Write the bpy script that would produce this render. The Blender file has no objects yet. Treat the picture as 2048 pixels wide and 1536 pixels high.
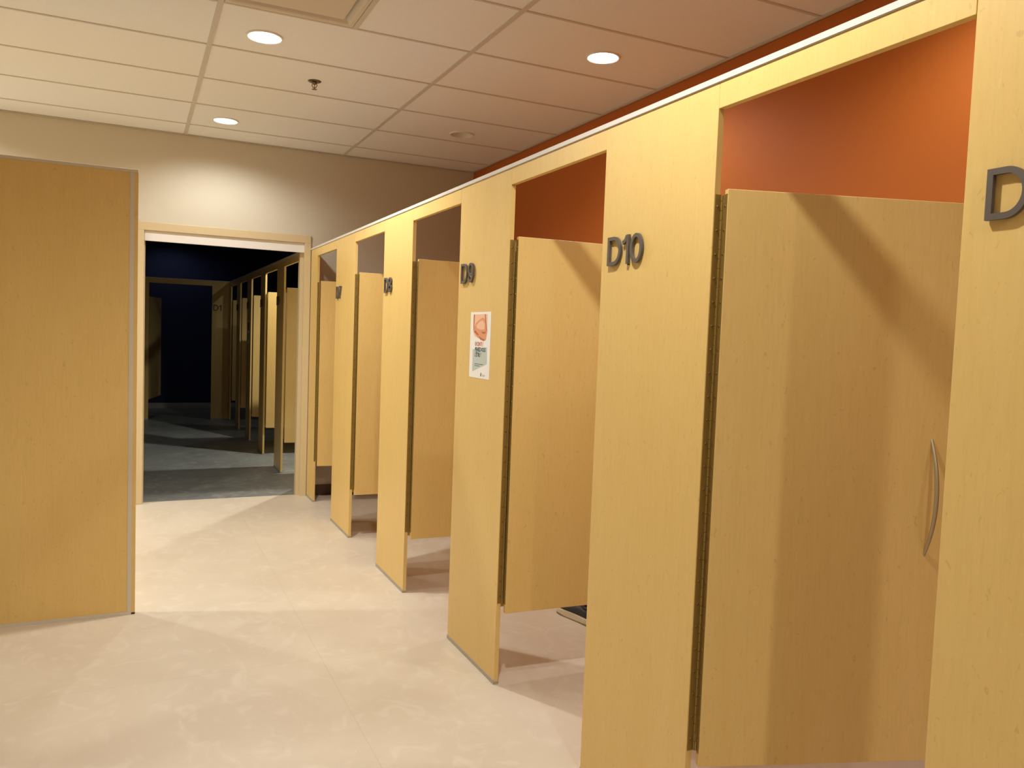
import bpy, bmesh, math, random
from mathutils import Matrix, Vector
sc = bpy.context.scene
COL = sc.collection
random.seed(7)

# ---------------------------------------------------------------- camera
F_PX = 1587.93
YAW, PITCH, ROLL = 0.4448, -0.0595, 0.0367
CAM = Vector((-1.3134, 0.0, 1.3987))
fw = Vector((math.sin(YAW) * math.cos(PITCH), math.cos(YAW) * math.cos(PITCH), math.sin(PITCH)))
r0 = Vector((math.cos(YAW), -math.sin(YAW), 0)); u0 = r0.cross(fw)
rv = math.cos(ROLL) * r0 + math.sin(ROLL) * u0
uv = -math.sin(ROLL) * r0 + math.cos(ROLL) * u0
cd = bpy.data.cameras.new('camera'); cam = bpy.data.objects.new('camera', cd); COL.objects.link(cam)
cd.sensor_fit = 'HORIZONTAL'; cd.sensor_width = 36.0; cd.lens = 36.0 * F_PX / 2048.0
cd.clip_start = 0.02; cd.clip_end = 100
M = Matrix((rv, uv, -fw)).transposed().to_4x4(); M.translation = CAM
cam.matrix_world = M
sc.camera = cam

# ---------------------------------------------------------------- world, exposure
w = bpy.data.worlds.new('world'); sc.world = w; w.use_nodes = True
w.node_tree.nodes['Background'].inputs[0].default_value = (0.0, 0.0, 0.0, 1)
w.node_tree.nodes['Background'].inputs[1].default_value = 0.0
vs = sc.view_settings
sc.display_settings.display_device = 'sRGB'
vs.view_transform = 'Standard'; vs.look = 'None'; vs.gamma = 1.0; vs.use_curve_mapping = False
vs.exposure = 0.5
sc.cycles.use_denoising = True
sc.cycles.max_bounces = 10; sc.cycles.diffuse_bounces = 6
sc.cycles.sample_clamp_indirect = 6.0

WARM = (1.0, 0.99, 0.93)
COOL = (0.92, 0.96, 1.0)
LAMP_W = 62.0

# ---------------------------------------------------------------- sizes (metres)
ZC = 2.8533            # ceiling grid
ZP, ZR = 2.0496, 2.0660   # top of panels, top of cap rail
ZH = 1.986             # underside of header over the stall doors
DZ0, DZ1 = 0.296, 1.787   # doors
PT = 0.019             # board thickness
XW = 1.4277            # orange wall
YB = 6.709             # end wall of the room
YB2 = 6.839
X_LEFT, Y_NEAR = -3.9, -3.0

# ---------------------------------------------------------------- materials
MATS = {}
def mat(name, col, rough=0.5, metal=0.0, spec=0.5, bump=None, var=None):
    m = bpy.data.materials.new(name); m.use_nodes = True
    nt = m.node_tree; b = nt.nodes['Principled BSDF']
    b.inputs['Base Color'].default_value = (*col, 1)
    b.inputs['Roughness'].default_value = rough
    b.inputs['Metallic'].default_value = metal
    b.inputs['Specular IOR Level'].default_value = spec
    tc = nt.nodes.new('ShaderNodeTexCoord')
    if var:
        sc_, amt = var
        n = nt.nodes.new('ShaderNodeTexNoise'); n.inputs['Scale'].default_value = sc_; n.inputs['Detail'].default_value = 5
        nt.links.new(tc.outputs['Object'], n.inputs['Vector'])
        r = nt.nodes.new('ShaderNodeMapRange')
        r.inputs['From Min'].default_value = 0.3; r.inputs['From Max'].default_value = 0.7
        r.inputs['To Min'].default_value = 1 - amt; r.inputs['To Max'].default_value = 1 + amt
        nt.links.new(n.outputs['Fac'], r.inputs['Value'])
        mx = nt.nodes.new('ShaderNodeMix'); mx.data_type = 'RGBA'; mx.blend_type = 'MULTIPLY'
        mx.inputs['Factor'].default_value = 1
        mx.inputs['A'].default_value = (*col, 1)
        nt.links.new(r.outputs['Result'], mx.inputs['B'])
        nt.links.new(mx.outputs['Result'], b.inputs['Base Color'])
    if bump:
        sc_, st = bump
        n = nt.nodes.new('ShaderNodeTexNoise'); n.inputs['Scale'].default_value = sc_; n.inputs['Detail'].default_value = 3
        nt.links.new(tc.outputs['Object'], n.inputs['Vector'])
        bp = nt.nodes.new('ShaderNodeBump'); bp.inputs['Strength'].default_value = st; bp.inputs['Distance'].default_value = 0.002
        nt.links.new(n.outputs['Fac'], bp.inputs['Height']); nt.links.new(bp.outputs['Normal'], b.inputs['Normal'])
    MATS[name] = m
    return m

def maple(name, base, dark, light):
    """maple laminate: soft vertical figure, short dark and pale flecks"""
    m = bpy.data.materials.new(name); m.use_nodes = True
    nt = m.node_tree; L = nt.links; b = nt.nodes['Principled BSDF']
    b.inputs['Roughness'].default_value = 0.38; b.inputs['Specular IOR Level'].default_value = 0.4
    tc = nt.nodes.new('ShaderNodeTexCoord'); oi = nt.nodes.new('ShaderNodeObjectInfo')
    off = nt.nodes.new('ShaderNodeVectorMath'); off.operation = 'ADD'
    sc3 = nt.nodes.new('ShaderNodeVectorMath'); sc3.operation = 'SCALE'; sc3.inputs['Scale'].default_value = 9.0
    cmb = nt.nodes.new('ShaderNodeCombineXYZ')
    for k in range(3): L.new(oi.outputs['Random'], cmb.inputs[k])
    L.new(cmb.outputs[0], sc3.inputs[0]); L.new(tc.outputs['Object'], off.inputs[0]); L.new(sc3.outputs[0], off.inputs[1])
    def noise(scl, vec, detail=3, rough=0.5, dist=0.0):
        mp = nt.nodes.new('ShaderNodeMapping'); mp.inputs['Scale'].default_value = vec
        L.new(off.outputs[0], mp.inputs['Vector'])
        n = nt.nodes.new('ShaderNodeTexNoise'); n.inputs['Scale'].default_value = scl; n.inputs['Detail'].default_value = detail
        n.inputs['Roughness'].default_value = rough; n.inputs['Distortion'].default_value = dist
        L.new(mp.outputs[0], n.inputs['Vector']); return n
    def rng(n, a, c, lo, hi):
        r = nt.nodes.new('ShaderNodeMapRange'); r.inputs['From Min'].default_value = a; r.inputs['From Max'].default_value = c
        r.inputs['To Min'].default_value = lo; r.inputs['To Max'].default_value = hi
        L.new(n.outputs['Fac'], r.inputs['Value']); return r
    def mix(fac, a, c):
        x = nt.nodes.new('ShaderNodeMix'); x.data_type = 'RGBA'
        L.new(fac, x.inputs['Factor'])
        if isinstance(a, tuple): x.inputs['A'].default_value = (*a, 1)
        else: L.new(a, x.inputs['A'])
        x.inputs['B'].default_value = (*c, 1); return x.outputs['Result']
    fig = rng(noise(3.0, (3.5, 3.5, 0.45), 4, 0.55, 0.6), 0.35, 0.7, 0.0, 0.40)
    c = mix(fig.outputs[0], base, light)
    grain = rng(noise(60.0, (2.2, 2.2, 0.22), 4, 0.6), 0.45, 0.75, 0.0, 0.16)
    c = mix(grain.outputs[0], c, dark)
    fl = rng(noise(70.0, (1.2, 1.2, 0.75), 2, 0.4, 1.0), 0.67, 0.75, 0.0, 0.40)
    c = mix(fl.outputs[0], c, dark)
    fl2 = rng(noise(58.0, (1.3, 1.3, 0.60), 2, 0.4, 1.2), 0.68, 0.76, 0.0, 0.60)
    c = mix(fl2.outputs[0], c, light)
    L.new(c, b.inputs['Base Color'])
    MATS[name] = m; return m

def emit(name, col, strength):
    m = bpy.data.materials.new(name); m.use_nodes = True; nt = m.node_tree
    b = nt.nodes['Principled BSDF']
    b.inputs['Base Color'].default_value = (0.8, 0.8, 0.8, 1)
    b.inputs['Emission Color'].default_value = (*col, 1); b.inputs['Emission Strength'].default_value = strength
    MATS[name] = m; return m

maple('maple', (0.73, 0.505, 0.175), (0.50, 0.32, 0.095), (0.78, 0.56, 0.22))
mat('maple_edge', (0.68, 0.45, 0.18), 0.45)
mat('cap_metal', (0.64, 0.60, 0.54), 0.45)
mat('channel_metal', (0.42, 0.38, 0.31), 0.45, 0.3)
mat('strip_metal', (0.62, 0.56, 0.45), 0.5)
mat('cream', (0.62, 0.575, 0.475), 0.85, bump=(140, 0.08))
mat('orange', (0.50, 0.130, 0.012), 0.7, bump=(140, 0.08))
mat('navy', (0.004, 0.010, 0.055), 0.8)
mat('tile', (0.86, 0.87, 0.88), 0.95, var=(220, 0.05), bump=(320, 0.25))
mat('grid', (0.62, 0.58, 0.52), 0.6)
mat('frame_paint', (0.62, 0.50, 0.30), 0.5)
mat('white_paint', (0.80, 0.78, 0.76), 0.5)
mat('brown_base', (0.10, 0.055, 0.025), 0.5)
mat('grey_base', (0.34, 0.33, 0.32), 0.6)
mat('brass', (0.30, 0.20, 0.05), 0.45, 0.5)
mat('brass_pin', (0.62, 0.50, 0.26), 0.3, 0.9)
mat('screw_metal', (0.22, 0.14, 0.05), 0.4, 0.8)
mat('nickel', (0.42, 0.35, 0.22), 0.4, 0.6)
mat('letter_metal', (0.125, 0.105, 0.09), 0.5, 0.25)
mat('dark_slot', (0.05, 0.035, 0.02), 0.7)
mat('lamp_white', (0.82, 0.80, 0.76), 0.4)
mat('chrome_dark', (0.20, 0.15, 0.10), 0.3, 0.9)
mat('diffuser_paint', (0.68, 0.61, 0.51), 0.55)
mat('paper', (0.86, 0.85, 0.82), 0.6)
mat('ink_red', (0.55, 0.05, 0.03), 0.7)
mat('ink_dark', (0.02, 0.03, 0.03), 0.7)
mat('teal_print', (0.50, 0.57, 0.53), 0.7)
mat('skin_pale', (0.86, 0.52, 0.34), 0.7)
mat('skin_mid', (0.72, 0.32, 0.16), 0.7)
mat('skin_deep', (0.50, 0.14, 0.06), 0.7)
mat('shoe_black', (0.012, 0.011, 0.013), 0.45)
mat('shoe_lace', (0.035, 0.033, 0.04), 0.7)
mat('shoe_sole', (0.66, 0.58, 0.42), 0.6)
mat('gum', (0.25, 0.18, 0.09), 0.7)
emit('lamp_lit', (1.0, 0.97, 0.92), 9.0)
mat('lamp_off', (0.45, 0.40, 0.33), 0.5)

def floor_mat(name, base, dark, light, seams):
    m = bpy.data.materials.new(name); m.use_nodes = True
    nt = m.node_tree; L = nt.links; b = nt.nodes['Principled BSDF']
    b.inputs['Roughness'].default_value = 0.42; b.inputs['Specular IOR Level'].default_value = 0.35
    tc = nt.nodes.new('ShaderNodeTexCoord')
    def noise(scl, vec, detail, dist):
        mp = nt.nodes.new('ShaderNodeMapping'); mp.inputs['Scale'].default_value = vec
        L.new(tc.outputs['Object'], mp.inputs['Vector'])
        n = nt.nodes.new('ShaderNodeTexNoise'); n.inputs['Scale'].default_value = scl; n.inputs['Detail'].default_value = detail
        n.inputs['Distortion'].default_value = dist
        L.new(mp.outputs[0], n.inputs['Vector']); return n.outputs['Fac']
    def rng(v, a, c, lo, hi):
        r = nt.nodes.new('ShaderNodeMapRange'); r.inputs['From Min'].default_value = a; r.inputs['From Max'].default_value = c
        r.inputs['To Min'].default_value = lo; r.inputs['To Max'].default_value = hi
        L.new(v, r.inputs['Value']); return r.outputs[0]
    def mix(f, a, c):
        x = nt.nodes.new('ShaderNodeMix'); x.data_type = 'RGBA'; L.new(f, x.inputs['Factor'])
        if isinstance(a, tuple): x.inputs['A'].default_value = (*a, 1)
        else: L.new(a, x.inputs['A'])
        x.inputs['B'].default_value = (*c, 1); return x.outputs['Result']
    c = mix(rng(noise(2.2, (1, 1, 1), 5, 0.8), 0.35, 0.65, 0, 0.55), base, dark)
    c = mix(rng(noise(9.0, (1, 0.8, 1), 4, 1.5), 0.52, 0.70, 0, 0.6), c, light)
    c = mix(rng(noise(26.0, (1.3, 0.7, 1), 3, 2.0), 0.66, 0.74, 0, 0.5), c, light)
    c = mix(rng(noise(31.0, (0.8, 1.6, 1), 3, 2.0), 0.70, 0.78, 0, 0.5), c, dark)
    # welded sheet seams: thin lines at fixed x
    sx = nt.nodes.new('ShaderNodeSeparateXYZ'); L.new(tc.outputs['Object'], sx.inputs[0])
    for ax, pos, lo, hi in seams:
        s = nt.nodes.new('ShaderNodeMath'); s.operation = 'SUBTRACT'; s.inputs[1].default_value = pos
        L.new(sx.outputs[ax], s.inputs[0])
        a = nt.nodes.new('ShaderNodeMath'); a.operation = 'ABSOLUTE'; L.new(s.outputs[0], a.inputs[0])
        c = mix(rng(a.outputs[0], 0.0012, 0.0028, 0.26, 0.0), c, tuple(0.72 * q for q in dark))
    L.new(c, b.inputs['Base Color']); MATS[name] = m; return m
floor_mat('vinyl', (0.66, 0.58, 0.47), (0.585, 0.50, 0.395), (0.72, 0.645, 0.54), [(0, -0.585, 0, 0), (0, -2.415, 0, 0), (1, 3.32, 0, 0)])
floor_mat('vinyl_grey', (0.215, 0.225, 0.21), (0.14, 0.14, 0.145), (0.33, 0.35, 0.32), [])

# ---------------------------------------------------------------- helpers
def box(bm, x0, x1, y0, y1, z0, z1):
    v = [bm.verts.new((x, y, z)) for z in (z0, z1) for y in (y0, y1) for x in (x0, x1)]
    for f in ((0, 2, 3, 1), (4, 5, 7, 6), (0, 1, 5, 4), (2, 6, 7, 3), (0, 4, 6, 2), (1, 3, 7, 5)):
        bm.faces.new([v[i] for i in f])
    return v
def cyl(bm, p0, p1, r0_, r1_=None, n=16, cap=True):
    r1_ = r0_ if r1_ is None else r1_
    p0, p1 = Vector(p0), Vector(p1); d = (p1 - p0).normalized()
    a = d.orthogonal().normalized(); b_ = d.cross(a)
    A = []; B = []
    for i in range(n):
        t = 2 * math.pi * i / n; o = math.cos(t) * a + math.sin(t) * b_
        A.append(bm.verts.new(p0 + r0_ * o)); B.append(bm.verts.new(p1 + r1_ * o))
    for i in range(n):
        j = (i + 1) % n; bm.faces.new((A[i], A[j], B[j], B[i]))
    if cap:
        bm.faces.new(A[::-1]); bm.faces.new(B)
def lathe(bm, prof, n=40):
    """profile [(r, z)] swung round z"""
    rings = []
    for r, z in prof:
        if r < 1e-6: rings.append([bm.verts.new((0, 0, z))])
        else: rings.append([bm.verts.new((r * math.cos(2 * math.pi * i / n), r * math.sin(2 * math.pi * i / n), z)) for i in range(n)])
    for a, b_ in zip(rings, rings[1:]):
        for i in range(n):
            j = (i + 1) % n
            if len(a) == 1: bm.faces.new((a[0], b_[i], b_[j]))
            elif len(b_) == 1: bm.faces.new((a[i], a[j], b_[0]))
            else: bm.faces.new((a[i], a[j], b_[j], b_[i]))
def tube(bm, pts, rad, n=10):
    """round bar along points; rad may be a list"""
    pts = [Vector(p) for p in pts]
    rad = rad if isinstance(rad, (list, tuple)) else [rad] * len(pts)
    rings = []; up = None
    for i, p in enumerate(pts):
        d = (pts[min(i + 1, len(pts) - 1)] - pts[max(i - 1, 0)]).normalized()
        if up is None: up = d.orthogonal().normalized()
        up = (up - d * up.dot(d)).normalized(); s = d.cross(up)
        rings.append([bm.verts.new(p + rad[i] * (math.cos(2 * math.pi * k / n) * up + math.sin(2 * math.pi * k / n) * s)) for k in range(n)])
    for a, b_ in zip(rings, rings[1:]):
        for k in range(n):
            j = (k + 1) % n; bm.faces.new((a[k], a[j], b_[j], b_[k]))
    bm.faces.new(rings[0][::-1]); bm.faces.new(rings[-1])
def prism(bm, poly, z0, z1):
    a = [bm.verts.new((x, y, z0)) for x, y in poly]; b_ = [bm.verts.new((x, y, z1)) for x, y in poly]
    n = len(poly)
    for i in range(n): bm.faces.new((a[i], a[(i + 1) % n], b_[(i + 1) % n], b_[i]))
    bm.faces.new(a[::-1]); bm.faces.new(b_)
def ribbon(bm, path, wd, z0, z1, closed=False):
    """extruded stroke of constant width along a 2-D path"""
    P = [Vector(p) for p in path]; n = len(P); Lp = []; Rp = []
    for i in range(n):
        pa = P[i - 1] if (closed or i > 0) else None
        pb = P[(i + 1) % n] if (closed or i < n - 1) else None
        d1 = (P[i] - pa).normalized() if pa is not None else (pb - P[i]).normalized()
        d2 = (pb - P[i]).normalized() if pb is not None else d1
        n1 = Vector((-d1.y, d1.x)); n2 = Vector((-d2.y, d2.x)); mm = (n1 + n2)
        mm = mm / max(mm.length_squared, 0.3) * 2
        Lp.append(P[i] + mm * wd / 2); Rp.append(P[i] - mm * wd / 2)
    V = [[bm.verts.new((q.x, q.y, z)) for q in row] for z in (z0, z1) for row in (Lp, Rp)]
    for i in range(n if closed else n - 1):
        j = (i + 1) % n
        bm.faces.new((V[2][i], V[3][i], V[3][j], V[2][j])); bm.faces.new((V[0][i], V[0][j], V[1][j], V[1][i]))
        bm.faces.new((V[0][i], V[2][i], V[2][j], V[0][j])); bm.faces.new((V[1][i], V[1][j], V[3][j], V[3][i]))
    if not closed:
        for i in (0, n - 1): bm.faces.new((V[0][i], V[1][i], V[3][i], V[2][i]))
def obj(name, bm, m, parent=None, loc=None, bevel=0.0, smooth=False, seg=2):
    if bevel: bmesh.ops.bevel(bm, geom=bm.edges[:] , offset=bevel, segments=seg, affect='EDGES', profile=0.5)
    bmesh.ops.recalc_face_normals(bm, faces=bm.faces[:])
    me = bpy.data.meshes.new(name); bm.to_mesh(me); bm.free()
    me.materials.append(MATS[m] if isinstance(m, str) else m)
    if smooth:
        for p in me.polygons: p.use_smooth = True
        me.set_sharp_from_angle(angle=math.radians(38))
    o = bpy.data.objects.new(name, me); COL.objects.link(o)
    if parent is not None: o.parent = parent
    if loc is not None: o.location = loc
    return o
def BM(): return bmesh.new()
def boxobj(name, m, x0, x1, y0, y1, z0, z1, parent=None, bevel=0.0, loc=None):
    bm = BM(); box(bm, x0, x1, y0, y1, z0, z1); return obj(name, bm, m, parent, loc, bevel)
def thing(name, label, cat, loc=(0, 0, 0), rz=0.0, group=None):
    o = bpy.data.objects.new(name, None); COL.objects.link(o); o.empty_display_size = 0.1
    o.location = loc; o.rotation_euler = (0, 0, rz)
    o['label'] = label; o['category'] = cat; o['kind'] = 'thing'
    if group: o['group'] = group
    return o
def tag(o, label, cat, group=None):
    o['label'] = label; o['category'] = cat; o['kind'] = 'thing'
    if group: o['group'] = group
    return o
def struct(o, label=None):
    o['kind'] = 'structure'
    if label: o['label'] = label
    return o
def copy_tree(o, parent=None):
    c = o.copy(); COL.objects.link(c)
    if parent is not None: c.parent = parent
    for ch in list(o.children): copy_tree(ch, c)
    return c

# ================================================================ SETTING
struct(boxobj('floor', 'vinyl', X_LEFT - .2, XW + .2, Y_NEAR - .2, YB + 0.06, -0.08, 0.0))
struct(boxobj('floor', 'vinyl_grey', X_LEFT - .2, XW + .2, YB + 0.06, 14.7, -0.08, 0.0))
struct(boxobj('wall_right', 'orange', XW, XW + .15, Y_NEAR - .2, YB2, 0, 3.1))
struct(boxobj('wall_left', 'cream', X_LEFT - .15, X_LEFT, Y_NEAR - .2, YB, 0, 3.1))
struct(boxobj('wall_front', 'cream', X_LEFT, XW, Y_NEAR - .15, Y_NEAR, 0, 3.1))
DX0, DX1, DTOP = -1.303, -0.004, 2.167     # outer edges of the door frame
bm = BM()
box(bm, X_LEFT - .15, DX0, YB, YB2, 0, 3.1); box(bm, DX1, XW, YB, YB2, 0, 3.1); box(bm, DX0, DX1, YB, YB2, DTOP, 3.1)
struct(obj('wall_back', bm, 'cream'))
bm = BM(); box(bm, DX1 + .02, XW, YB - .012, YB, 0, 0.088)
struct(obj('baseboard_back', bm, 'brown_base'))
struct(boxobj('baseboard_right', 'brown_base', XW - .012, XW, Y_NEAR, YB - .012, 0, 0.088))
struct(boxobj('baseboard_left', 'brown_base', X_LEFT, DX0 - .01, YB - .012, YB, 0, 0.088))
# the dark room beyond
struct(boxobj('wall_far', 'navy', X_LEFT - .15, XW + .15, 14.4, 14.55, 0, 3.1))
struct(boxobj('wall_far_right', 'navy', XW, XW + .15, YB2, 14.4, 0, 3.1))
struct(boxobj('wall_far_left', 'navy', X_LEFT - .15, X_LEFT, YB2, 14.4, 0, 3.1))
struct(boxobj('ceiling_far', 'navy', X_LEFT - .15, XW + .15, YB2, 14.55, ZC, ZC + .15))
struct(boxobj('baseboard_far', 'grey_base', X_LEFT, XW, 14.385, 14.4, 0, 0.085))

# ceiling: tiles lie just above the exposed grid; round holes where the downlights sit
LIGHTS = [(-0.735, 4.248, True), (-0.742, 6.086, True), (0.862, 3.615, True), (0.829, 5.505, False),
          (-0.735, 1.50, True), (-0.735, -1.3, True), (0.862, 1.73, True), (0.862, -0.16, True),
          (-2.78, 4.65, True), (-2.78, 6.05, True)]  # last pair unseen, added so the ceiling gets more bounced light
POWER = [1.32, 0.37, 0.30, 0, 1.22, 0.95, 0.35, 0.18, 1.08, 1.05]   # tuned relative strength of each lamp
GX = [0.2453 + 1.22 * k for k in range(-4, 1)]
GY = [3.9047 + 0.61 * k for k in range(-12, 5)]
VENT = (-0.975, 0.2453 - 0.61, 3.9047 - 0.61, 3.9047)
bm = BM(); ZT = ZC + 0.005
xs = [X_LEFT] + [g for g in GX if g > X_LEFT] + [XW]; ys = [Y_NEAR] + [g for g in GY if g > Y_NEAR] + [YB]
for x0, x1 in zip(xs, xs[1:]):
    for y0, y1 in zip(ys, ys[1:]):
        x0_ = x0
        if abs(y1 - VENT[3]) < .01 and x0 - .01 < VENT[0] < x1 - .3: x0_ = VENT[1]
        cs = [(lx, ly) for lx, ly, _ in LIGHTS if x0_ < lx < x1 and y0 < ly < y1]
        V = [bm.verts.new(p) for p in ((x0_, y0, ZT), (x1, y0, ZT), (x1, y1, ZT), (x0_, y1, ZT))]
        if not cs: bm.faces.new(V)
        else:
            E = [bm.edges.new((V[i], V[(i + 1) % 4])) for i in range(4)]
            for lx, ly in cs:
                C = [bm.verts.new((lx + .080 * math.cos(t * math.pi / 16), ly + .080 * math.sin(t * math.pi / 16), ZT)) for t in range(32)]
                E += [bm.edges.new((C[i], C[(i + 1) % 32])) for i in range(32)]
            bmesh.ops.triangle_fill(bm, use_beauty=True, edges=E)
box(bm, X_LEFT - .15, XW + .15, Y_NEAR - .15, YB, 3.05, 3.1)
cl = struct(obj('ceiling', bm, 'tile'))
bm = BM()
for g in GX:
    if g > X_LEFT: box(bm, g - .0125, g + .0125, Y_NEAR, YB, ZC, ZC + .03)
for g in GY:
    if g > Y_NEAR:
        for x0, x1 in zip(xs, xs[1:]): box(bm, x0 + .0125, x1 - .0125, g - .0075, g + .0075, ZC + .001, ZC + .03)
box(bm, VENT[1] - .0125, VENT[1] + .0125, VENT[2], VENT[3], ZC, ZC + .03)
obj('grid', bm, 'grid', cl)
bm = BM()
box(bm, XW - .022, XW, Y_NEAR, YB, ZC - .001, ZC + .002); box(bm, XW - .003, XW, Y_NEAR, YB, ZC - .001, ZC + .025)
struct(obj('trim_1', bm, 'grid'))
bm = BM()
box(bm, X_LEFT, XW - .022, YB - .018, YB, ZC - .001, ZC + .002); box(bm, X_LEFT, XW - .022, YB - .003, YB, ZC - .001, ZC + .025)
struct(obj('trim_2', bm, 'grid'))

# door frame in the end wall
d1 = bpy.data.objects.new('door_1', None); COL.objects.link(d1); struct(d1)
bm = BM()
box(bm, DX1 - .051, DX1, YB - .014, YB2 + .014, 0, DTOP - .062)
box(bm, DX0, DX0 + .050, YB - .014, YB2 + .014, 0, DTOP - .062)
box(bm, DX0, DX1, YB - .014, YB2 + .014, DTOP - .062, DTOP)
obj('frame', bm, 'frame_paint', d1, bevel=.0025)
bm = BM()
box(bm, DX1 - .079, DX1 - .0515, YB + .035, YB2 - .03, 0, DTOP - .0625)
box(bm, DX0 + .0505, DX0 + .058, YB + .035, YB2 - .03, 0, DTOP - .0625)
obj('stop', bm, 'frame_paint', d1)
boxobj('head_panel', 'white_paint', DX0 + .052, DX1 - .052, YB + .004, YB + .034, 2.028, DTOP - .0628, d1)
bm = BM()
for z in (0.30, 1.15): box(bm, DX1 - .0535, DX1 - .0512, YB - .010, YB + .012, z, z + .10)
obj('strike_plate', bm, 'frame_paint', d1)

# ================================================================ NUMERALS
def arc(cx, cy, rx, ry, a0, a1, n):
    return [(cx + rx * math.cos(math.radians(a0 + (a1 - a0) * i / n)), cy + ry * math.sin(math.radians(a0 + (a1 - a0) * i / n))) for i in range(n + 1)]
LH, SW = 0.086, 0.0108   # cap height, stroke
def glyph(ch):
    """(list of (path, closed), width) – centre lines, baseline at 0"""
    h = SW / 2; T = LH - h
    if ch == 'D':
        wd = 0.072
        r = 0.033
        return [([(h, h)] + arc(wd - h - r, T / 2 + h / 2, r, T / 2 - h / 2, -90, 90, 20) + [(h, T)], True)], wd
    if ch == '1': return [([(0.0, 0.063), (0.013, 0.069), (0.0215, LH - .004)], False), ([(0.026, 0), (0.026, LH)], False)], 0.034
    if ch == '0': return [(arc(0.030, LH / 2, 0.030 - h, LH / 2 - h, 0, 360, 32)[:-1], True)], 0.060
    if ch == '7': return [([(0.002, T), (0.050, T), (0.040, 0.056), (0.026, 0.028), (0.020, 0)], False)], 0.058
    if ch == '8': return [(arc(0.029, 0.063, 0.0205, 0.0168, 0, 360, 24)[:-1], True), (arc(0.029, 0.0250, 0.0228, 0.0188, 0, 360, 24)[:-1], True)], 0.058
    if ch == '9': return [(arc(0.029, 0.0575, 0.0225, 0.0222, 0, 360, 26)[:-1], True), (arc(0.028, 0.045, 0.0235, 0.0387, 20, -150, 16), False)], 0.058
    if ch == '2': return [(arc(0.029, 0.060, 0.022, 0.0197, 165, -35, 12) + [(0.006, h), (0.054, h)], False)], 0.058
    if ch == '3': return [(arc(0.027, 0.0625, 0.020, 0.0172, 155, -90, 12), False), (arc(0.027, 0.0255, 0.0225, 0.0193, 90, -155, 12), False)], 0.056
    if ch == '4': return [([(0.044, 0), (0.044, LH - .004), (0.006, 0.026), (0.058, 0.026)], False)], 0.060
    if ch == '5': return [([(0.050, T), (0.014, T), (0.010, 0.046)] + arc(0.028, 0.0285, 0.0225, 0.0222, 130, -150, 14), False)], 0.058
GM = {}
def glyph_mesh(ch):
    if ch not in GM:
        bm = BM(); paths, wd = glyph(ch)
        for i, (p, c) in enumerate(paths): ribbon(bm, p, SW, 0.003, 0.011 - .0003 * i, c)
        # two hidden stand-off pins that carry the character
        for q in (0.25, 0.75):
            px, py = paths[-1][0][int(q * (len(paths[-1][0]) - 1))]; cyl(bm, (px, py, 0.0), (px, py, 0.006), 0.003, n=8)
        bmesh.ops.recalc_face_normals(bm, faces=bm.faces[:])
        me = bpy.data.meshes.new('character_' + ch); bm.to_mesh(me); bm.free(); me.materials.append(MATS['letter_metal'])
        GM[ch] = (me, wd)
    return GM[ch]
def number(text, parent, origin, axis, z=1.6245):
    """characters as parts of the panel; axis = reading direction"""
    ax = Vector(axis); zz = Vector((0, 0, 1)); nn = ax.cross(zz)
    x = 0.0
    for ch in text:
        me, wd = glyph_mesh(ch)
        o = bpy.data.objects.new('letter' if ch.isalpha() else 'digit', me); COL.objects.link(o); o.parent = parent
        m = Matrix((ax, zz, nn)).transposed().to_4x4(); m.translation = Vector(origin) + ax * x + zz * z
        o.matrix_local = m
        o['label'] = ('dark grey raised letter ' if ch.isalpha() else 'dark grey raised digit ') + ch
        x += wd + (0.010 if ch != '1' else 0.006)

# ================================================================ STALL FRONTS
def panel(parent, loc, y0, y1, num=None, name='panel'):
    """full height board running from loc towards -y, with its floor channel and raised number"""
    bm = BM(); box(bm, 0, PT, y0 - y1, 0, 0.011, ZP)
    p = obj(name, bm, 'maple', parent, loc, bevel=.0012)
    boxobj('floor_channel', 'channel_metal', -.0025, PT + .0025, y0 - y1 + .0005, -.0005, 0, 0.018, p, bevel=.0008)
    if num: number(num, p, (0, -0.047, 0), (0, -1, 0))
    return p
def header(parent, loc, y0, y1):
    bm = BM(); box(bm, 0, PT, y0 - y1 + .0012, -.0006, 0, ZP - ZH)
    return obj('header', bm, 'maple', parent, loc, bevel=.001)
E7f, E7n, E8f, E8n, E9f, E9n, E10f, E10n, E11f, E11n = 6.4432, 5.7755, 5.2411, 4.5555, 4.0288, 3.35, 2.8247, 2.138, 1.6142, 0.9394
bm = BM(); box(bm, -.0045, PT + .0045, 0.41, YB - .001, ZP, ZR)
bmesh.ops.bevel(bm, geom=bm.edges[:], offset=.0015, segments=2, affect='EDGES')
tag(obj('cap_rail', bm, 'cap_metal'), 'long pale cap rail along the top of the near stall fronts', 'rail')

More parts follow.
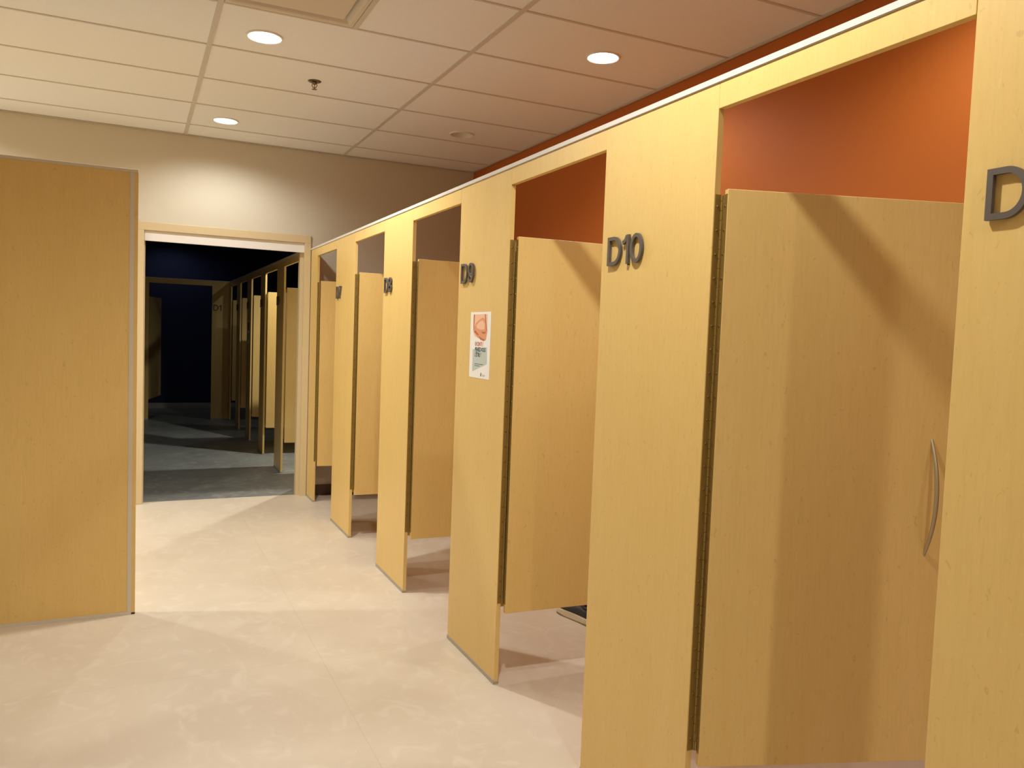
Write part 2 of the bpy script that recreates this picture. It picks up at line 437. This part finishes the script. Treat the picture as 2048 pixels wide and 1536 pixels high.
# ---- doors ----
DW = 0.666
def screw_mesh():
    bm = BM(); lathe(bm, [(0.0, .0020), (.0018, .0019), (.0034, .0010), (.0038, 0.0), (0.0, 0.0)], 8)
    bmesh.ops.recalc_face_normals(bm, faces=bm.faces[:])
    me = bpy.data.meshes.new('screw'); bm.to_mesh(me); bm.free(); me.materials.append(MATS['screw_metal']); return me
SCREW = screw_mesh()
def door(parent, loc, ang, wd, detail=True, mirror=1):
    """leaf with piano hinge and bow pull; origin on the hinge pin, leaf along +x, outer face -y"""
    ya, yb = (-.021, -.002) if mirror > 0 else (.002, .021)
    bm = BM(); box(bm, .006, .006 + wd - .006, ya, yb, DZ0, DZ1)
    d = obj('door', bm, 'maple', parent, loc, bevel=.0015); d.rotation_euler = (0, 0, math.radians(ang))
    hz0, hz1 = DZ0 + .036, DZ1 - .012
    bm = BM(); box(bm, .0042, .0060, ya + .001, yb + .0005, hz0, hz1)
    z = hz0; step = .0242 if detail else .5
    while z < hz1 - .01:                       # rolled knuckles round the pin
        zz = min(z + step, hz1); cyl(bm, (0, 0, z), (0, 0, zz - .0012), .0034, n=10); z = zz
    c, s_ = math.cos(math.radians(-ang)), math.sin(math.radians(-ang))
    if detail:
        v = box(bm, -.0195, -.0005, .0018, .0034, hz0, hz1)   # fixed plate on the jamb
        for q in v: q.co.x, q.co.y = c * q.co.x - s_ * q.co.y, s_ * q.co.x + c * q.co.y
    h = obj('hinge', bm, 'brass', d)
    h['label'] = 'long brass continuous hinge'
    if detail:
        inv = Matrix.Rotation(math.radians(-ang), 4, 'Z'); n = 24
        for i in range(n):
            z = hz0 + .03 + (hz1 - hz0 - .06) * i / (n - 1)
            m1 = Matrix.Rotation(math.radians(90), 4, 'X'); m1.translation = (-.0105, .0018, z)
            m2 = Matrix.Rotation(math.radians(-90), 4, 'Y'); m2.translation = (.0042, -.0115, z)
            for m in (inv @ m1, m2):
                o = bpy.data.objects.new('screw', SCREW); COL.objects.link(o); o.parent = d; o.matrix_local = m
    bm = BM(); pts = []; rr = []
    for i in range(25):
        t = -1 + 2 * i / 24
        pts.append((wd - .066, (ya if mirror > 0 else yb) - mirror * (.036 * (1 - t * t) - .002), 1.014 + .155 * t)); rr.append(.0036 + .0022 * (1 - t * t))
    tube(bm, pts, rr, 10)
    hd = obj('handle', bm, 'nickel', d, smooth=True); hd['label'] = 'slim bowed metal pull handle'
    return d
def divider(parent, loc, x1):
    bm = BM(); box(bm, .001, x1, -.0095, .0095, .30, 1.775)
    d = obj('divider', bm, 'maple', parent, loc, bevel=.0012)
    for z in (.42, 1.60):
        bm = BM(); box(bm, .001, .003, -.034, .034, z, z + .05)
        for q in (-1, 1): box(bm, .003, .036, q * .0098, q * .0115, z, z + .05)
        obj('bracket', bm, 'cap_metal', d)
def stall(x, yf, yn, yp, num, label, ang, group, detail=True, xdiv=None, dy=.055):
    """opening yf (far, hinge side) .. yn (near), then the numbered panel yn .. yp"""
    t = thing('fitting_stall', label, 'stall', (x, yf, 0), group=group)
    header(t, (0, 0, ZH), yn, yf)
    panel(t, (0, yn - yf, 0), yp, yn, num)
    door(t, (PT + .0035, -.0035, 0), ang, (DW if detail else yf - yn - .014), detail)
    if xdiv: divider(t, (PT, dy, 0), xdiv)
    return t
GP = 'fitting stalls of the near row'
t = thing('filler_board', 'narrow unnumbered maple panel against the cream end wall, right of the door frame', 'panel', (0, YB - .018, 0))
panel(t, (0, 0, 0), E7f, YB - .018, name='board')
XD = XW - PT - .012
stall(0, E7f, E7n, E8f, 'D7', 'open maple fitting stall with D7 on its panel, farthest of the lit row', -7.0, GP)
stall(0, E8f, E8n, E9f, 'D8', 'open maple fitting stall with D8 on its panel, between D7 and D9', -2.0, GP, xdiv=XD)
stall(0, E9f, E9n, E10f, 'D9', 'open maple fitting stall with D9 and a poster on its panel', 0.0, GP, xdiv=XD)
stall(0, E10f, E10n, E11f, 'D10', 'open maple fitting stall with D10 on its panel, a shoe seen under its door', -3.0, GP, xdiv=XD)
stall(0, E11f, E11n, 0.41, 'D11', 'nearest maple fitting stall at the right, big door with bowed pull and cut-off D number', -18.5, GP, xdiv=XD, dy=.085)

# ================================================================ LEFT PARTITION
LX, LY, LZ = -1.303, 4.146, 2.110
t = thing('end_partition', 'big plain maple partition filling the left edge of the photo', 'partition', (LX, LY, 0))
boxobj('board', 'maple', X_LEFT - LX + .002, -.0345, 0.0, .030, .016, LZ - .014, t)
boxobj('edge_board', 'maple', -.0165, 0, -.0005, .030, .010, LZ - .014, t)
boxobj('edge_strip', 'strip_metal', -.0345, -.0165, -.002, .028, .014, LZ - .014, t)
boxobj('floor_channel', 'strip_metal', X_LEFT - LX + .002, -.0165, -.003, .033, 0, .016, t)
boxobj('foot', 'dark_slot', -.0163, 0, 0, .030, 0, .010, t)
boxobj('top_cap', 'strip_metal', X_LEFT - LX + .002, .0005, -.004, .034, LZ - .014, LZ, t, bevel=.001)

# ================================================================ DOWNLIGHTS
def lamp_meshes(lit):
    bm = BM()
    lathe(bm, [(.0785, .004), (.079, -.001), (.083, -.0035), (.089, -.0020), (.0900, .0048), (.0785, .0048)], 48)
    ring = obj('trim_ring', bm, 'lamp_white', None, smooth=True)
    bm = BM(); lathe(bm, [(.0784, .003), (.0765, .020), (.070, .045), (.060, .070), (.052, .085)], 48)
    refl = obj('reflector', bm, 'lamp_white', None, smooth=True)
    bm = BM()
    if lit: lathe(bm, [(.0, .030), (.04, .0325), (.0735, .036)], 40)
    else: lathe(bm, [(.0, .052), (.022, .054), (.034, .066), (.0535, .084)], 40)
    lens = obj('lens', bm, 'lamp_lit' if lit else 'lamp_off', None, smooth=True)
    return ring, refl, lens
RM = {True: lamp_meshes(True), False: lamp_meshes(False)}
LLAB = ['round recessed lit downlight left of the sprinkler, largest in the ceiling',
        'small round lit downlight closest to the cream end wall',
        'round recessed lit downlight above the stalls near the orange wall',
        'unlit round recessed downlight above the far stalls']
def downlight(x, y, lit, label, energy, col, zc=ZC, spread=158, blend=0.65):
    t = thing('downlight', label, 'light', (x, y, zc), group='recessed ceiling downlights')
    for o in RM[lit]:
        c = o.copy(); COL.objects.link(c); c.parent = t
    if lit and energy > 0:
        l = bpy.data.lights.new('bulb', 'SPOT'); l.energy = energy; l.color = col; l.shadow_soft_size = .045
        l.spot_size = math.radians(spread); l.spot_blend = blend
        lo = bpy.data.objects.new('bulb', l); COL.objects.link(lo); lo.parent = t; lo.location = (0, 0, -.012)
    return t
for i, (x, y, lit) in enumerate(LIGHTS):
    lab = LLAB[i] if i < 4 else ('round lit downlight over the %s, %s metres from the end wall' % ('stall row' if x > 0 else 'aisle' if x > -1.5 else 'left side, unseen and added for ceiling bounce', round(YB - y, 1)))
    downlight(x, y, lit, lab, LAMP_W * POWER[i], WARM)
downlight(0.80, 8.25, True, 'round lit downlight over the near stalls of the dark room', LAMP_W * 2.9, (1.0, 0.97, 0.86))
downlight(0.80, 11.30, True, 'round lit downlight over the far stalls of the dark room', LAMP_W * 0.19, (0.95, 1.0, 0.98))
downlight(-0.80, 13.80, True, 'round lit downlight over the end stall of the dark room', LAMP_W * 0.09, (0.95, 0.98, 1.0))
for k in (True, False):
    for o in RM[k]: bpy.data.objects.remove(o)

# ---- sprinkler ----
t = thing('sprinkler_head', 'small dark metal sprinkler head hanging from the ceiling between the downlights', 'sprinkler', (-.368, 4.838, ZC + .005))
bm = BM(); lathe(bm, [(.0, -.001), (.012, -.006), (.030, -.0065), (.0375, -.003), (.039, 0), (0, 0)], 32)
obj('escutcheon', bm, 'chrome_dark', t, smooth=True)
bm = BM(); lathe(bm, [(0, -.004), (.013, -.004), (.013, -.012), (.009, -.016), (.009, -.020), (0, -.020)], 20)
obj('body', bm, 'chrome_dark', t, smooth=True)
bm = BM()
for s in (-1, 1): tube(bm, [(s * .010, s * -.004, -.014), (s * .0135, s * -.0055, -.022), (s * .012, s * -.005, -.031), (s * .004, s * -.0016, -.040)], .0022, 8)
cyl(bm, (0, 0, -.036), (0, 0, -.046), .004, n=12)
obj('frame_arms', bm, 'chrome_dark', t, smooth=True)
bm = BM(); cyl(bm, (0, 0, -.019), (0, 0, -.037), .0022, n=10); obj('glass_bulb', bm, 'ink_red', t, smooth=True)
bm = BM(); lathe(bm, [(0, -.0455), (.012, -.0465), (.0135, -.0475), (.012, -.0482), (0, -.0475)], 16)
for i in range(10):
    a = i * math.pi / 5; c, s = math.cos(a), math.sin(a)
    p = [(.011, -.0016), (.0155, -.0022), (.0155, .0022), (.011, .0016)]
    prism(bm, [(c * x - s * y, s * x + c * y) for x, y in p], -.0482, -.0470)
obj('deflector', bm, 'chrome_dark', t)

# ---- air diffuser ----
vx, vy = (VENT[0] + VENT[1]) / 2, (VENT[2] + VENT[3]) / 2
t = thing('air_diffuser', 'square white ceiling air diffuser with a flat centre plate at the top edge', 'vent', (vx, vy, ZC))
def sq_rings(bm, rings):
    R = [[bm.verts.new((sx * r, sy * r, z)) for sx, sy in ((-1, -1), (1, -1), (1, 1), (-1, 1))] for r, z in rings]
    for a, b_ in zip(R, R[1:]):
        for i in range(4):
            j = (i + 1) % 4; bm.faces.new((a[i], a[j], b_[j], b_[i]))
    return R
bm = BM(); sq_rings(bm, [(.290, .004), (.290, -.0005), (.272, -.0005), (.264, .004), (.240, .034), (.226, .060), (.226, .064), (.292, .064), (.292, .004)])
obj('frame', bm, 'diffuser_paint', t)
bm = BM(); R = sq_rings(bm, [(.236, .016), (.2385, .0115), (.234, .0085), (.200, .0085)]); bm.faces.new(R[-1])
R2 = sq_rings(bm, [(.236, .016), (.200, .018)]); bm.faces.new(R2[-1])
obj('centre_plate', bm, 'diffuser_paint', t)
bm = BM(); box(bm, -.226, .226, -.226, .226, .0605, .064); obj('throat', bm, 'dark_slot', t)

# ================================================================ POSTERS
def poly_yz(bm, pts, x, W=.2155, H=.279):
    f = bm.faces.new([bm.verts.new((x, -u * W, v * H)) for u, v in pts]); return f
def poly_obj(name, m, polys, x, parent, label=None):
    bm = BM()
    for p in polys: poly_yz(bm, p, x)
    o = obj(name, bm, m, parent)
    if label: o['label'] = label
    return o
def text_obj(name, body, size, m, parent, u, v, x, wfit=None, W=.2155, H=.279, bold=0.0):
    c = bpy.data.curves.new(name, 'FONT'); c.body = body; c.size = size; c.offset = bold
    tmp = bpy.data.objects.new(name, c); COL.objects.link(tmp)
    dg = bpy.context.evaluated_depsgraph_get(); dg.update()
    me = bpy.data.meshes.new_from_object(tmp.evaluated_get(dg)); bpy.data.objects.remove(tmp); bpy.data.curves.remove(c)
    xsz = max(q.co.x for q in me.vertices)
    k = wfit / xsz if wfit else 1.0
    me.transform(Matrix(((0, 0, 1, 0), (-k, 0, 0, 0), (0, 1, 0, 0), (0, 0, 0, 1))))
    me.materials.clear(); me.materials.append(MATS[m])
    o = bpy.data.objects.new(name, me); COL.objects.link(o); o.parent = parent; o.location = (x, -u * W, v * H); return o
# poster on the D9 panel: bottom-left corner at y 3.191, z 1.2185
t = thing('poster', 'white paper poster with hands picture and grey-green text block on the D9 panel', 'poster', (-.0002, 3.191, 1.2185))
boxobj('paper', 'paper', -.0006, 0, -.2155, 0, 0, .279, t)
x = -.0008
poly_obj('picture', 'skin_pale', [[(.14, .965), (.83, .965), (.845, .80), (.85, .70), (.80, .58), (.66, .565), (.36, .615), (.24, .63), (.17, .68), (.145, .76), (.13, .86)]], x, t, 'skin-toned picture of a body')
poly_obj('picture_detail', 'skin_mid', [[(.26, .83), (.45, .885), (.60, .915), (.70, .90), (.80, .80), (.84, .70), (.79, .585), (.68, .562), (.40, .61), (.27, .655), (.21, .72), (.14, .73), (.20, .78)],
                                       ], x - .0001, t, 'orange hands folded over the body')
poly_obj('picture_detail', 'skin_pale', [[(.30, .80), (.46, .855), (.62, .875), (.72, .82), (.70, .74), (.52, .735), (.34, .755)]], x - .0002, t)
poly_obj('picture_detail', 'skin_deep', [[(.17, .70), (.26, .725), (.36, .685), (.45, .655), (.42, .645), (.31, .665)], [(.55, .705), (.74, .70), (.79, .725), (.76, .675), (.62, .675)], [(.44, .64), (.62, .60), (.76, .582), (.70, .568), (.52, .585)]], x - .0003, t)
poly_obj('picture_detail', 'skin_deep', [[(.155, .965), (.21, .965), (.19, .76), (.155, .70)], [(.70, .965), (.745, .965), (.80, .80), (.83, .72), (.80, .72), (.75, .82)]], x - .0003, t, 'reddish straps and arms')
poly_obj('text_block', 'teal_print', [[(.15, .43), (.86, .475), (.88, .225), (.16, .09)]], x, t, 'grey-green slanted block')
text_obj('headline', 'ENCEINTE ?', .024, 'ink_red', t, .26, .487, x - .0003, .088, bold=.0002)
text_obj('headline', 'PENSEZ-VOUS', .024, 'ink_dark', t, .27, .405, x - .0003, .112, bold=.0006)
text_obj('headline', 'L\u2019\u00caTRE ?', .024, 'ink_dark', t, .27, .325, x - .0003, .066, bold=.0006)
poly_obj('small_print', 'ink_dark', [[(.27, .218), (.69, .214), (.69, .207), (.27, .211)], [(.27, .192), (.53, .188), (.53, .181), (.27, .185)]], x - .0003, t)
poly_obj('logo', 'ink_dark', [[(.59, .03), (.61, .03), (.625, .055), (.615, .085), (.605, .09), (.595, .085), (.583, .055)]], x - .0003, t)
poly_obj('logo', 'grey_base', [[(.67, .060), (.80, .060), (.80, .054), (.67, .054)], [(.67, .044), (.80, .044), (.80, .038), (.67, .038)]], x - .0003, t)

# ================================================================ SHOE
def make_shoe():
    t = thing('shoe', 'black lace-up shoe with a cream rubber sole on the floor behind the D10 stall door', 'shoe', (.708, 3.365, 0), math.radians(9))
    L = .29
    # stations along +y (toe at +): y, half width left(-x), right(+x), top height
    st = [(-.140, .022, .022), (-.132, .030, .030), (-.105, .036, .036), (-.05, .037, .036), (.0, .041, .040), (.05, .047, .046), (.085, .050, .048), (.112, .047, .043), (.130, .037, .033), (.140, .022, .020)]
    def outline(grow):
        lf = [(-a - grow, y) for y, a, b_ in st]; rt = [(b_ + grow, y) for y, a, b_ in st]
        return lf + [(0, .1445 + grow)] + rt[::-1] + [(0, -.146 - grow)]
    bm = BM(); prism(bm, outline(.004), 0.006, .034)
    bmesh.ops.bevel(bm, geom=[e for e in bm.edges if abs(e.verts[0].co.z - e.verts[1].co.z) < .001], offset=.004, segments=3, affect='EDGES')
    obj('sole', bm, 'shoe_sole', t, smooth=True)
    bm = BM(); prism(bm, outline(.003), 0, .006); obj('outsole', bm, 'gum', t)
    # upper: lofted half rings
    up = [(-.140, .020, .060), (-.130, .028, .078), (-.105, .033, .082), (-.06, .034, .076), (-.02, .036, .082), (.02, .041, .078), (.055, .046, .070), (.09, .048, .064), (.115, .043, .058), (.130, .034, .051), (.140, .019, .042)]
    bm = BM(); rings = []
    for y, hw, top in up:
        rg = []
        for k in range(13):
            a = math.pi * k / 12; c = math.cos(a); s = math.sin(a)
            rg.append(bm.verts.new((-hw * math.copysign(abs(c) ** .7, c), y, .026 + (top - .026) * s ** .8)))
        rings.append(rg)
    for a, b_ in zip(rings, rings[1:]):
        for k in range(12): bm.faces.new((a[k], a[k + 1], b_[k + 1], b_[k]))
    bm.faces.new(rings[0]); bm.faces.new(rings[-1][::-1])
    obj('upper', bm, 'shoe_black', t, smooth=True)
    bm = BM()
    tube(bm, [(.026 * math.cos(a), -.085 + .045 * math.sin(a), .083 - .004 * math.sin(a)) for a in [2 * math.pi * i / 24 for i in range(25)]], .007, 8)
    obj('collar', bm, 'shoe_black', t, smooth=True)
    for i in range(4):
        y = .0 + .016 * i; h = .083 - .16 * y
        bm = BM(); tube(bm, [(-.030, y + .004, h - .016), (-.018, y, h - .001), (0, y - .001, h + .004), (.018, y, h - .001), (.030, y + .004, h - .016)], .0028, 8)
        obj('lace', bm, 'shoe_lace', t, smooth=True)
    bm = BM()
    for s in (-1, 1):
        tube(bm, [(0, -.008, .086), (s * .014, -.004, .093), (s * .026, .006, .086), (s * .016, .004, .084), (0, -.006, .087)], .0022, 8)
    obj('lace', bm, 'shoe_lace', t, smooth=True)
make_shoe()

# ================================================================ DARK ROOM BEYOND
FX = -0.03
GF = 'fitting stalls of the dark room'
t = thing('filler_board', 'narrow dark panel of the dark room row just behind the door frame', 'panel', (FX, YB2 + .20, 0))
panel(t, (0, 0, 0), YB2 + .02, YB2 + .20, name='board')
XF = XW - FX - PT - .012
t = thing('fitting_stall', 'dark room stall right behind the doorway with a dark brown open door', 'stall', (FX, 7.832, 0), group=GF)
header(t, (0, 0, ZH), YB2 + .20, 7.832); door(t, (PT + .0035, -.0035, 0), -2, 7.832 - YB2 - .214, False)
for yf, yn, yp, nm, a, lab in ((9.038, 8.241, 7.832, 'D5', -3, 'dark room stall with the brightest tan door, second from the doorway'),
                               (10.183, 9.383, 9.038, 'D4', -1, 'dark room stall with an olive-lit door, third from the doorway'),
                               (11.325, 10.567, 10.183, 'D3', -3, 'dark room stall with a small poster on its panel, fourth from the doorway'),
                               (12.460, 11.700, 11.325, 'D2', -2, 'last dark room stall of the receding row, thin, beside the D1 panel')):
    stall(FX, yf, yn, yp, nm, lab, a, GF, detail=False, xdiv=XF if yf < 12 else None, dy=.05)
bm = BM(); box(bm, FX - .0045, FX + PT + .0045, YB2 + .02, 12.60, ZP, ZR)
tag(obj('cap_rail', bm, 'cap_metal'), 'grey cap rail receding along the stall row of the dark room', 'rail')
# end stall facing the camera, D1
YE = 12.60
t = thing('fitting_stall', 'end stall of the dark room facing us, with D1 on its right panel', 'stall', (-.280, YE, 0), group=GF)
bm = BM(); box(bm, 0, .249, 0, PT, .011, ZP); p = obj('panel', bm, 'maple', t)
boxobj('floor_channel', 'channel_metal', .0005, .2485, -.0025, PT + .0025, 0, .018, p)
number('D1', p, (.018, 0, 0), (1, 0, 0))
bm = BM(); box(bm, -1.451, -.851, 0, PT, .011, ZP); p = obj('panel', bm, 'maple', t)
boxobj('floor_channel', 'channel_metal', -1.4505, -.8515, -.0025, PT + .0025, 0, .018, p)
bm = BM(); box(bm, -.8504, -.0006, 0, PT, ZH, ZP); obj('header', bm, 'maple', t)
bm = BM(); box(bm, .2496, .2690, 0, .14, .011, ZP)
for v in bm.verts: v.co.y -= .14
p = obj('panel', bm, 'maple', t)
door(t, (-.851 + .0035, PT + .0035, 0), 77, .82, False, -1)
bm = BM(); box(bm, -1.731, -.0355, YE - .0045, YE + PT + .0045, ZP, ZR)
tag(obj('cap_rail', bm, 'cap_metal'), 'grey cap rail over the end stall of the dark room, running across', 'rail')
# small poster on the D3 panel
t = thing('poster', 'small dark-topped poster on a panel deep in the dark room', 'poster', (FX - .0002, 10.50, 1.19))
boxobj('paper', 'paper', -.0006, 0, -.2155, 0, 0, .279, t)
poly_obj('picture', 'skin_deep', [[(.1, .96), (.9, .96), (.85, .56), (.3, .58), (.1, .7)]], -.0008, t, 'dark picture')
poly_obj('text_block', 'teal_print', [[(.12, .46), (.88, .49), (.88, .22), (.12, .10)]], -.0008, t)
